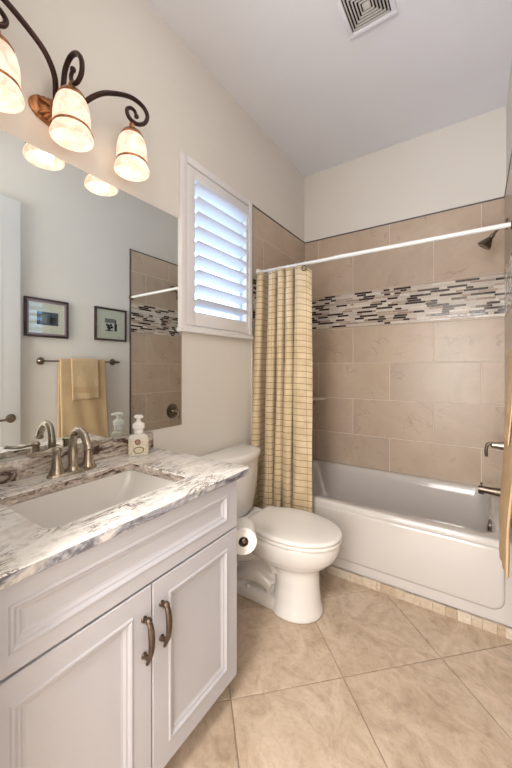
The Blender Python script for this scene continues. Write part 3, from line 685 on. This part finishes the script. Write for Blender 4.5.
def shade(x, y, name_i):
    sh_ = BM(); m = Matrix.Translation((x, y, SRZ))
    prof = [(.066, -.006), (.0715, -.003), (.073, .004), (.071, .014), (.066, .026), (.0615, .036), (.0605, .040), (.0615, .046), (.0625, .060), (.062, .085), (.0595, .110), (.053, .135), (.041, .155), (.028, .166),
            (.026, .163), (.038, .152), (.050, .133), (.0565, .109), (.059, .085), (.0595, .060), (.058, .042), (.063, .026), (.068, .014), (.067, .002)]
    R = lathe(sh_, prof, m, 40, cap=False)
    for i in range(40):
        sh_.faces.new((R[-1][i], R[-1][(i+1) % 40], R[0][(i+1) % 40], R[0][i]))
    o = obj('lamp_shade', sh_, M['shade'], vlt, angle=60); o['label'] = 'lit alabaster glass bell shade'
    rb = BM(); lathe(rb, [(.0620, .034), (.0632, .0365), (.0635, .0395), (.0630, .0425), (.0622, .044), (.0605, .040)], m, 40, cap=False); obj('shade_band', rb, M['copper'], o)
    cp = BM(); lathe(cp, [(.046, .148), (.047, .153), (.037, .169), (.024, .178), (.013, .182), (.011, .205), (0, .206)], m, 30); obj('shade_cap', cp, M['copper'], vlt)
    bb = BM(); lathe(bb, [(0, .045), (.018, .050), (.028, .066), (.028, .082), (.018, .100), (.013, .118), (.013, .150)], m, 20); obj('bulb', bb, M['bulb'], vlt)
    light('bulb_light', 'POINT', (x, y, SRZ+.02), LAMP_W, (1.0, .86, .70), shadow_soft_size=.035)
for i, (x, y) in enumerate(SH): shade(x, y, i)
def scroll(x, y, z, dy, dx=0, r0=.042, turns=1.25, start=pi/2, n=30):
    out = []
    for i in range(n):
        t = i/(n-1); a = start + 2*pi*turns*t; r = r0*(1-.78*t)
        out.append(Vector((x+dx*r*cos(a), y+dy*r*cos(a), z+r*sin(a))))
    return out
zt = SRZ+.205
for k, (x, y) in enumerate(SH):
    b = BM()
    if k == 1:   # middle arm: climbs from the plate and loops over towards the room
        p = spline([(.022, LYc-.004, LZc+.0), (.036, LYc-.006, LZc+.04), (.050, y, LZc+.085), (.056, y, LZc+.125), (.070, y, LZc+.160), (.106, y, LZc+.182), (.150, y, LZc+.170), (.181, y, LZc+.128), (.180, y, LZc+.085), (.152, y, LZc+.066), (.120, y, LZc+.078), (.108, y, LZc+.108), (.122, y, LZc+.126)], 7)
    else:
        s = 1 if k == 2 else -1
        P_ = [(.022, .022, .005), (.050, .040, .040), (.090, .062, .080), (.115, .100, .118), (.12, .150, .152), (.12, .215, .186), (.12, .262, .197), (.12, .302, .190), (.12, .320, .164), (.12, .304, .124), (.12, .264, .096), (.12, .226, .100), (.12, .214, .126), (.12, .232, .146), (.12, .252, .146), (.12, .262, .128)]
        f_ = (abs(y-LYc)-.0)/.262
        p = spline([(px_, LYc+s*(py_ if j_ < 3 else py_*f_*1.10), LZc+pz_) for j_, (px_, py_, pz_) in enumerate(P_)], 7)
    n = len(p); tube(b, p, [.0095-.003*(i/n)**3 for i in range(n)], 14); lathe(b, [(0, -.010), (.009, -.006), (.0105, 0), (.009, .006), (0, .010)], Matrix.Translation(p[-1]), 12)
    obj('scroll_arm', b, M['arm'], vlt, angle=60)

# ------------------------------------------------------------ toilet
TC = 1.600
to = thing('toilet', 'white two-piece toilet with closed lid beside the vanity', 'toilet', (.35, TC, 0))
def egg(x0, x1, w_, z, n=40, sq_=2.3, frontsharp=1.0):
    """outline with its long axis along x; wide towards the back"""
    cx = x0+(x1-x0)*.42; out = []
    for i in range(n):
        a = 2*pi*i/n; c, s = cos(a), sin(a)
        rx = (x1-cx) if c > 0 else (cx-x0); e = 2/(2.0 if c > 0 else sq_)
        out.append((cx+rx*math.copysign(abs(c)**e, c), TC+w_*math.copysign(abs(s)**(2/(2.0 if c > 0 else sq_)), s), z))
    return out
b = BM()
# bowl and front column
loft(b, [egg(.42, .692, .130, 0), egg(.42, .696, .132, .012), egg(.43, .684, .119, .06), egg(.44, .676, .108, .14), egg(.44, .674, .107, .215), egg(.40, .684, .116, .245), egg(.31, .722, .146, .272), egg(.25, .757, .170, .305), egg(.23, .776, .182, .34), egg(.215, .784, .188, .37), egg(.21, .786, .189, .388), egg(.215, .782, .186, .398)])
# rear foot, web and trapway
loft(b, [rrect(.12, .50, TC-.106, TC+.106, 0, .05), rrect(.12, .50, TC-.106, TC+.106, .055, .05), rrect(.14, .48, TC-.090, TC+.090, .072, .04)])
loft(b, [rrect(.14, .45, TC-.060, TC+.060, .05, .03), rrect(.13, .45, TC-.060, TC+.060, .25, .03), rrect(.05, .45, TC-.10, TC+.10, .33, .03), rrect(.04, .42, TC-.15, TC+.15, .36, .03)])
loft(b, [rrect(.022, .34, TC-.165, TC+.165, .345, .03), rrect(.018, .34, TC-.170, TC+.170, .36, .03), rrect(.018, .34, TC-.170, TC+.170, .395, .03)])
for s in (-1, 1):
    y = TC+s*.062
    tube(b, spline([(.47, y, .20), (.42, y, .265), (.35, y, .275), (.27, y, .23), (.20, y, .20), (.14, y, .14)], 6), .042, 16)
    tube(b, spline([(.43, y, .10), (.36, y+s*.006, .135), (.29, y+s*.006, .125), (.22, y, .09)], 6), .038, 16)
o = obj('bowl', b, M['ceramic'], to, angle=180)
r = o.modifiers.new('merge', 'REMESH'); r.mode = 'VOXEL'; r.voxel_size = .0055; r.use_smooth_shade = True
s_ = o.modifiers.new('soften', 'SMOOTH'); s_.factor = .8; s_.iterations = 10
for s in (-1, 1):
    b = BM(); lathe(b, [(.013, 0), (.013, .006), (.009, .013), (0, .015)], axis((.30, TC+s*.098, .072), (0, s*.3, 1)), 20); obj('bolt_cap', b, M['ceramic'], to)
# tank: bowed front
def tank(x0, x1, w_, z, bow=.050, r=.045, n=20):
    out = []
    for i in range(n+1):
        t = -1+2*i/n; y = TC+t*(w_-r*.0); x = x1-bow*(t*t)
        if abs(t) > .8: x -= (1-math.sqrt(max(0, 1-((abs(t)-.8)/.2)**2)))*r
        out.append((x, y, z))
    out += [(x0, TC+w_, z), (x0, TC-w_, z)]
    return out
b = BM(); loft(b, [tank(.035, .195, .165, .397), tank(.022, .212, .180, .43), tank(.018, .222, .193, .58), tank(.015, .228, .203, .732)]); obj('tank', b, M['ceramic'], to, bevel=.006, angle=50)
b = BM(); loft(b, [tank(.012, .237, .210, .733), tank(.010, .240, .213, .743), tank(.010, .240, .213, .762), tank(.014, .235, .209, .771), tank(.030, .216, .194, .775)]); obj('tank_lid', b, M['ceramic'], to, angle=55)
def lid(x0, x1, w_, z, wb=.125, n=20):
    cx = x0+(x1-x0)*.46; half = []
    for i in range(n+1):
        a = pi/2*i/n; half.append((cx+(x1-cx)*cos(a), w_*sin(a)**.94 if i else 0.0))
    for i in range(1, 11):
        t = i/10; half.append((cx+(x0+.012-cx)*t, wb+(w_-wb)*cos(pi/2*t)**.9))
    half += [(x0+.004, wb-.004), (x0, wb-.014), (x0, 0)]
    return [(x, TC+y, z) for x, y in half] + [(x, TC-y, z) for x, y in reversed(half[1:-1])]
b = BM(); loft(b, [lid(.295, .787, .185, .400), lid(.290, .792, .189, .404), lid(.290, .792, .189, .412), lid(.296, .786, .185, .417)]); obj('seat', b, M['seat'], to, angle=60)
b = BM(); loft(b, [lid(.290, .788, .186, .4205), lid(.285, .793, .190, .425), lid(.285, .793, .190, .436), lid(.291, .787, .185, .441), lid(.308, .778, .171, .4440, .112), lid(.37, .70, .11, .4455, .07)]); obj('lid', b, M['seat'], to, angle=60)
for s in (-1, 1):
    b = BM(); bx(b, .255, .300, TC+s*.075-.018, TC+s*.075+.018, .398, .430, .006, 3); obj('hinge', b, M['seat'], to)

# toilet paper on the cabinet side
FCX, FCY, PZc = .552, 1.108, .565; AX = Vector((-.62, .78, 0)).normalized()
F0 = Vector((FCX, FCY, PZc)); F1 = F0 + AX*.104
hp = thing('toilet_paper_holder', 'dark metal toilet paper arm fixed to the side of the white vanity', 'paper holder', (.42, VY1, PZc))
b = BM(); lathe(b, [(.022, 0), (.022, .005), (.010, .010), (.008, .020)], axis((.40, VY1+.0005, PZc+.008), (0,1,0)), 20); obj('post', b, M['pewter'], hp)
Q0 = F0 + Vector((0, 0, .008)); Q1 = F1 + Vector((0, 0, .008))
b = BM(); tube(b, spline([(.40, VY1+.018, PZc+.008), (.398, VY1+.10, PZc+.008), (.410, VY1+.185, PZc+.008), Q1+AX*.035+Vector((-.008,-.004,0)), Q1+AX*.012], 6) + [Q0-AX*.004], .006, 12)
lathe(b, [(0, .010), (.009, .007), (.010, 0), (.006, -.006), (0, -.008)], axis(Q0-AX*.006, -AX), 16); obj('bar', b, M['pewter'], hp)
tp = thing('toilet_paper_roll', 'white roll of toilet paper hanging beside the vanity', 'toilet paper', (FCX, FCY, PZc-.055))
ro, ri = .056, .021
b = BM(); m = axis(F0, AX); R = lathe(b, [(ri, 0), (ro-.002, 0), (ro, .002), (ro, .102), (ro-.002, .104), (ri, .104)], m, 48, cap=False)
obj('tissue', b, M['paper'], tp, angle=40)
b = BM(); R = lathe(b, [(ri-.0015, .0), (ri, .0), (ri, .104), (ri-.0015, .104)], m, 32, cap=False)
for i in range(32): b.faces.new((R[-1][i], R[-1][(i+1) % 32], R[0][(i+1) % 32], R[0][i]))
obj('cardboard_tube', b, M['card'], tp)

# ------------------------------------------------------------ right wall: towel bar, towels, pictures, door
BX, BZ = 1.490, 1.343
tbn = thing('towel_bar', 'pewter towel bar fixed on the painted wall across from the mirror', 'towel bar', (BX, 1.52, BZ))
b = BM(); tube(b, [(BX, 1.20, BZ), (BX, 1.862, BZ)], .0065, 14)
for y, s in ((1.195, -1), (1.867, 1)): lathe(b, [(.008, -.01), (.012, -.004), (.012, .004), (.006, .010), (.008, .018), (0, .024)], axis((BX, y, BZ), (0, s, 0)), 16)
obj('rail', b, M['pewter'], tbn)
for y in (1.215, 1.838):
    b = BM(); lathe(b, [(.030, 0), (.030, .006), (.022, .012), (.012, .018), (.010, .024), (.014, .032), (.014, .046), (0, .050)], axis((W-.0005, y, BZ), (-1,0,0)), 28); obj('post', b, M['pewter'], tbn)
def towel(name, y0, y1, zf, zb, gap, thick, m, seed, flare=0, slant=0):
    rnd = random.Random(seed); b = BM(); ny = 22
    # profile: front drop, over the bar, back drop
    prof = [(-1, zf)] + [(-1, zf+(BZ-zf)*t) for t in [i/18 for i in range(1, 18)]] + [(None, a) for a in [pi*i/8 for i in range(9)]] + [(1, BZ-(BZ-zb)*t) for t in [i/12 for i in range(1, 13)]]
    def pos(q, y, off):
        k, z = q; R_ = gap+off
        if k is None: return (BX-R_*cos(z), y, BZ+R_*sin(z))
        ww = .003*sin(y*38+z*6+seed)*min(1, (BZ-z)*3)
        d = max(0, min(.50, BZ-.06-z)); tilt = .034*(d/.50)**1.25
        if k < 0: z -= slant*(y-y0)/(y1-y0)*(BZ-z)/(BZ-zf)
        return (BX+k*R_+ ((ww-tilt) if k < 0 else 0), y, z)
    rows = []
    for side in (0, thick):
        g = []
        for q in prof:
            z = q[1] if q[0] is not None else BZ
            fl = flare*max(0, (BZ-z))**1.5
            g.append([b.verts.new(pos(q, y0-fl*.3+(y1-y0+fl*1.3)*j/ny, side)) for j in range(ny+1)])
        rows.append(g)
    npf = len(prof)
    for s in (0, 1):
        for i in range(npf-1):
            for j in range(ny):
                f = b.faces.new((rows[s][i][j], rows[s][i+1][j], rows[s][i+1][j+1], rows[s][i][j+1]))
                zz = prof[i][1] if prof[i][0] is not None else 9
                if prof[i][0] == -1 and zf+.05 < zz < zf+.095: f.material_index = 1
    for i in range(npf-1):
        for j in (0, ny): b.faces.new((rows[0][i][j], rows[0][i+1][j], rows[1][i+1][j], rows[1][i][j]))
    for i in (0, npf-1):
        for j in range(ny): b.faces.new((rows[0][i][j], rows[0][i][j+1], rows[1][i][j+1], rows[1][i][j]))
    o = obj(name, b, [m, M['hem']], None, angle=180)
    tx = bpy.data.textures.new(name+'_pile', 'CLOUDS'); tx.noise_scale = .02
    su = o.modifiers.new('sub', 'SUBSURF'); su.levels = 1; su.render_levels = 1
    dm = o.modifiers.new('pile', 'DISPLACE'); dm.texture = tx; dm.strength = .0025; dm.mid_level = .5; dm.texture_coords = 'GLOBAL'
    return o
tag(towel('bath_towel', 1.337, 1.735, .60, .68, .0092, .010, M['terry'], 1, .03, .11), 'long tan bath towel hanging from the towel bar', 'towel')
tag(towel('hand_towel', 1.425, 1.661, 1.017, 1.08, .0225, .006, M['terry2'], 2), 'small tan hand towel folded over the long bath towel', 'towel')

def picture(y0, y1, z0, z1, label, kind):
    p = thing('framed_picture', label, 'picture', (W, (y0+y1)/2, z0), None)
    def rim(a, x0, x1, m, nm, t_):
        b = BM(); bx(b, x0, x1, y0+a, y1-a, z0+a, z0+a+t_, .001); bx(b, x0, x1, y0+a, y1-a, z1-a-t_, z1-a, .001)
        bx(b, x0, x1, y0+a, y0+a+t_, z0+a+t_, z1-a-t_, .001); bx(b, x0, x1, y1-a-t_, y1-a, z0+a+t_, z1-a-t_, .001); obj(nm, b, m, p)
    rim(0, W-.022, W-.0005, M['picdark'], 'frame', .016)
    if kind == 0: rim(.016, W-.018, W-.002, M['picmauve'], 'inner_frame', .014)
    i = .016
    b = BM(); bx(b, W-.010, W-.003, y0+i, y1-i, z0+i, z1-i); obj('mat_board', b, M['mat'], p)
    cy, cz = (y0+y1)/2, (z0+z1)/2
    b = BM(); X1, X0 = W-.010, W-.0108
    if kind == 0:
        bx(b, X0, X1, cy-.075, cy+.085, cz-.055, cz+.05, mi=2); bx(b, X0-.0004, X0, cy-.05, cy+.0, cz-.04, cz+.03, mi=1); bx(b, X0-.0004, X0, cy+.02, cy+.07, cz-.045, cz+.012, mi=0)
    else:
        bx(b, X0, X1, cy-.062, cy+.045, cz+.015, cz+.055, mi=1)
        def disc(yy, zz, r, mi):
            loft(b, [[(x, yy+r*cos(2*pi*k/16), zz+r*sin(2*pi*k/16)) for k in range(16)] for x in (X0-.0003, X0)], mi=mi)
        for yy, zz in ((-.04,-.005), (-.02,-.012), (0,-.004), (-.03,-.028), (-.01,-.032), (.01,-.024), (-.02,-.045)): disc(cy+yy, cz+zz, .012, 0)
        bx(b, X0-.0003, X1, cy-.055, cy+.02, cz-.062, cz-.052, mi=0)
        bx(b, X0-.0006, X1, cy+.035, cy+.062, cz-.06, cz+.012, mi=0); bx(b, X0-.0006, X1, cy+.044, cy+.053, cz+.012, cz+.045, mi=0)
    obj('print', b, [M['ink'], M['inkgrey'], M['inkblue']], p, smooth=False)
    b = BM(); bx(b, W-.0145, W-.0130, y0+i, y1-i, z0+i, z1-i); obj('glass', b, M['pane'], p, smooth=False)
picture(1.099, 1.425, 1.533, 1.838, 'framed print with mauve inner frame hanging near the door', 0)
picture(1.657, 1.979, 1.543, 1.848, 'dark framed print of a bottle and fruit nearest the shower tile', 1)

# door folded back against the wall
b = BM(); DX0, DX1, DY0, DY1, DZ1 = 1.478, 1.512, .262, 1.061, 2.525
def dpanel(bm, y0, y1, z0, z1):
    def ring(d, x): return [(x, y0+d, z0+d), (x, y1-d, z0+d), (x, y1-d, z1-d), (x, y0+d, z1-d)]
    loft(bm, [ring(0, DX0+.002), ring(0, DX0-.004), ring(.012, DX0-.006), ring(.022, DX0+.001), ring(.05, DX0-.003)], True, True)
bx(b, DX0, DX1, DY0, DY1, .012, DZ1, .002); dpanel(b, DY0+.12, DY1-.12, .22, .86); dpanel(b, DY0+.12, DY1-.12, 1.02, DZ1-.13)
dr = struct(obj('door_1', b, M['trimw']))
b = BM(); lathe(b, [(.032, 0), (.032, .006), (.02, .012), (.012, .016), (.011, .045)], axis((DX0, .998, .92), (-1,0,0)), 24)
tube(b, spline([(DX0-.044, 1.002, .92), (DX0-.046, .97, .922), (DX0-.046, .93, .917), (DX0-.044, .885, .92)]), .0085, 12); obj('door_handle', b, M['pewter'], dr)
for z in (.3, 1.2, 2.1):
    b = BM(); tube(b, [(1.515, DY0-.008, z), (1.515, DY0-.008, z+.09)], .006, 10); obj('door_hinge', b, M['pewter'], dr)

# ------------------------------------------------------------ ceiling things
ve = thing('ceiling_vent', 'square white exhaust vent grille of nested squares in the ceiling', 'vent', (.913, 1.665, C))
b = BM(); vc = (.903, 1.665); h0 = .122
def vring(b, a, t_, z0, z1):
    x, y = vc; bx(b, x-a, x+a, y-a, y-a+t_, z0, z1, .001); bx(b, x-a, x+a, y+a-t_, y+a, z0, z1, .001); bx(b, x-a, x-a+t_, y-a+t_, y+a-t_, z0, z1, .001); bx(b, x+a-t_, x+a, y-a+t_, y+a-t_, z0, z1, .001)
vring(b, h0, .023, C-.016, C-.0005); obj('vent_frame', b, M['ceil'], ve)
b = BM(); bx(b, vc[0]-h0+.022, vc[0]+h0-.022, vc[1]-h0+.022, vc[1]+h0-.022, C-.0045, C-.0005); obj('vent_shade_plate', b, M['inside'], ve)  # near-black plate painted as the shade behind the grille
b = BM(); a = h0-.0305
while a > .02: vring(b, a, .0055, C-.014, C-.005); a -= .0150
bx(b, vc[0]-.018, vc[0]+.018, vc[1]-.018, vc[1]+.018, C-.014, C-.005, .001); obj('vent_grille', b, M['vent'], ve)
for nm, x, y, z, r, lab in (('added_ceiling_light', .82, .80, C, .14, 'round white flush ceiling light added to brighten the bathroom'), ('added_ceiling_light', 1.15, -.75, 2.85, .21, 'round flush ceiling light added in the hall to brighten the bathroom')):  # both ceiling lights are added for fill and stay out of view
    t_ = thing(nm, lab, 'ceiling light', (x, y, z))
    b = BM(); R = lathe(b, [(r-.006, 0), (r+.012, 0), (r+.012, -.012), (r, -.020), (r-.006, -.018)], Matrix.Translation((x, y, z-.0005)), 40, cap=False); obj('trim_ring', b, M['trimw'], t_)
    b = BM(); lathe(b, [(r-.006, 0), (r-.006, -.014), (0, -.016)], Matrix.Translation((x, y, z-.001)), 40); obj('diffuser', b, M['diff'], t_)
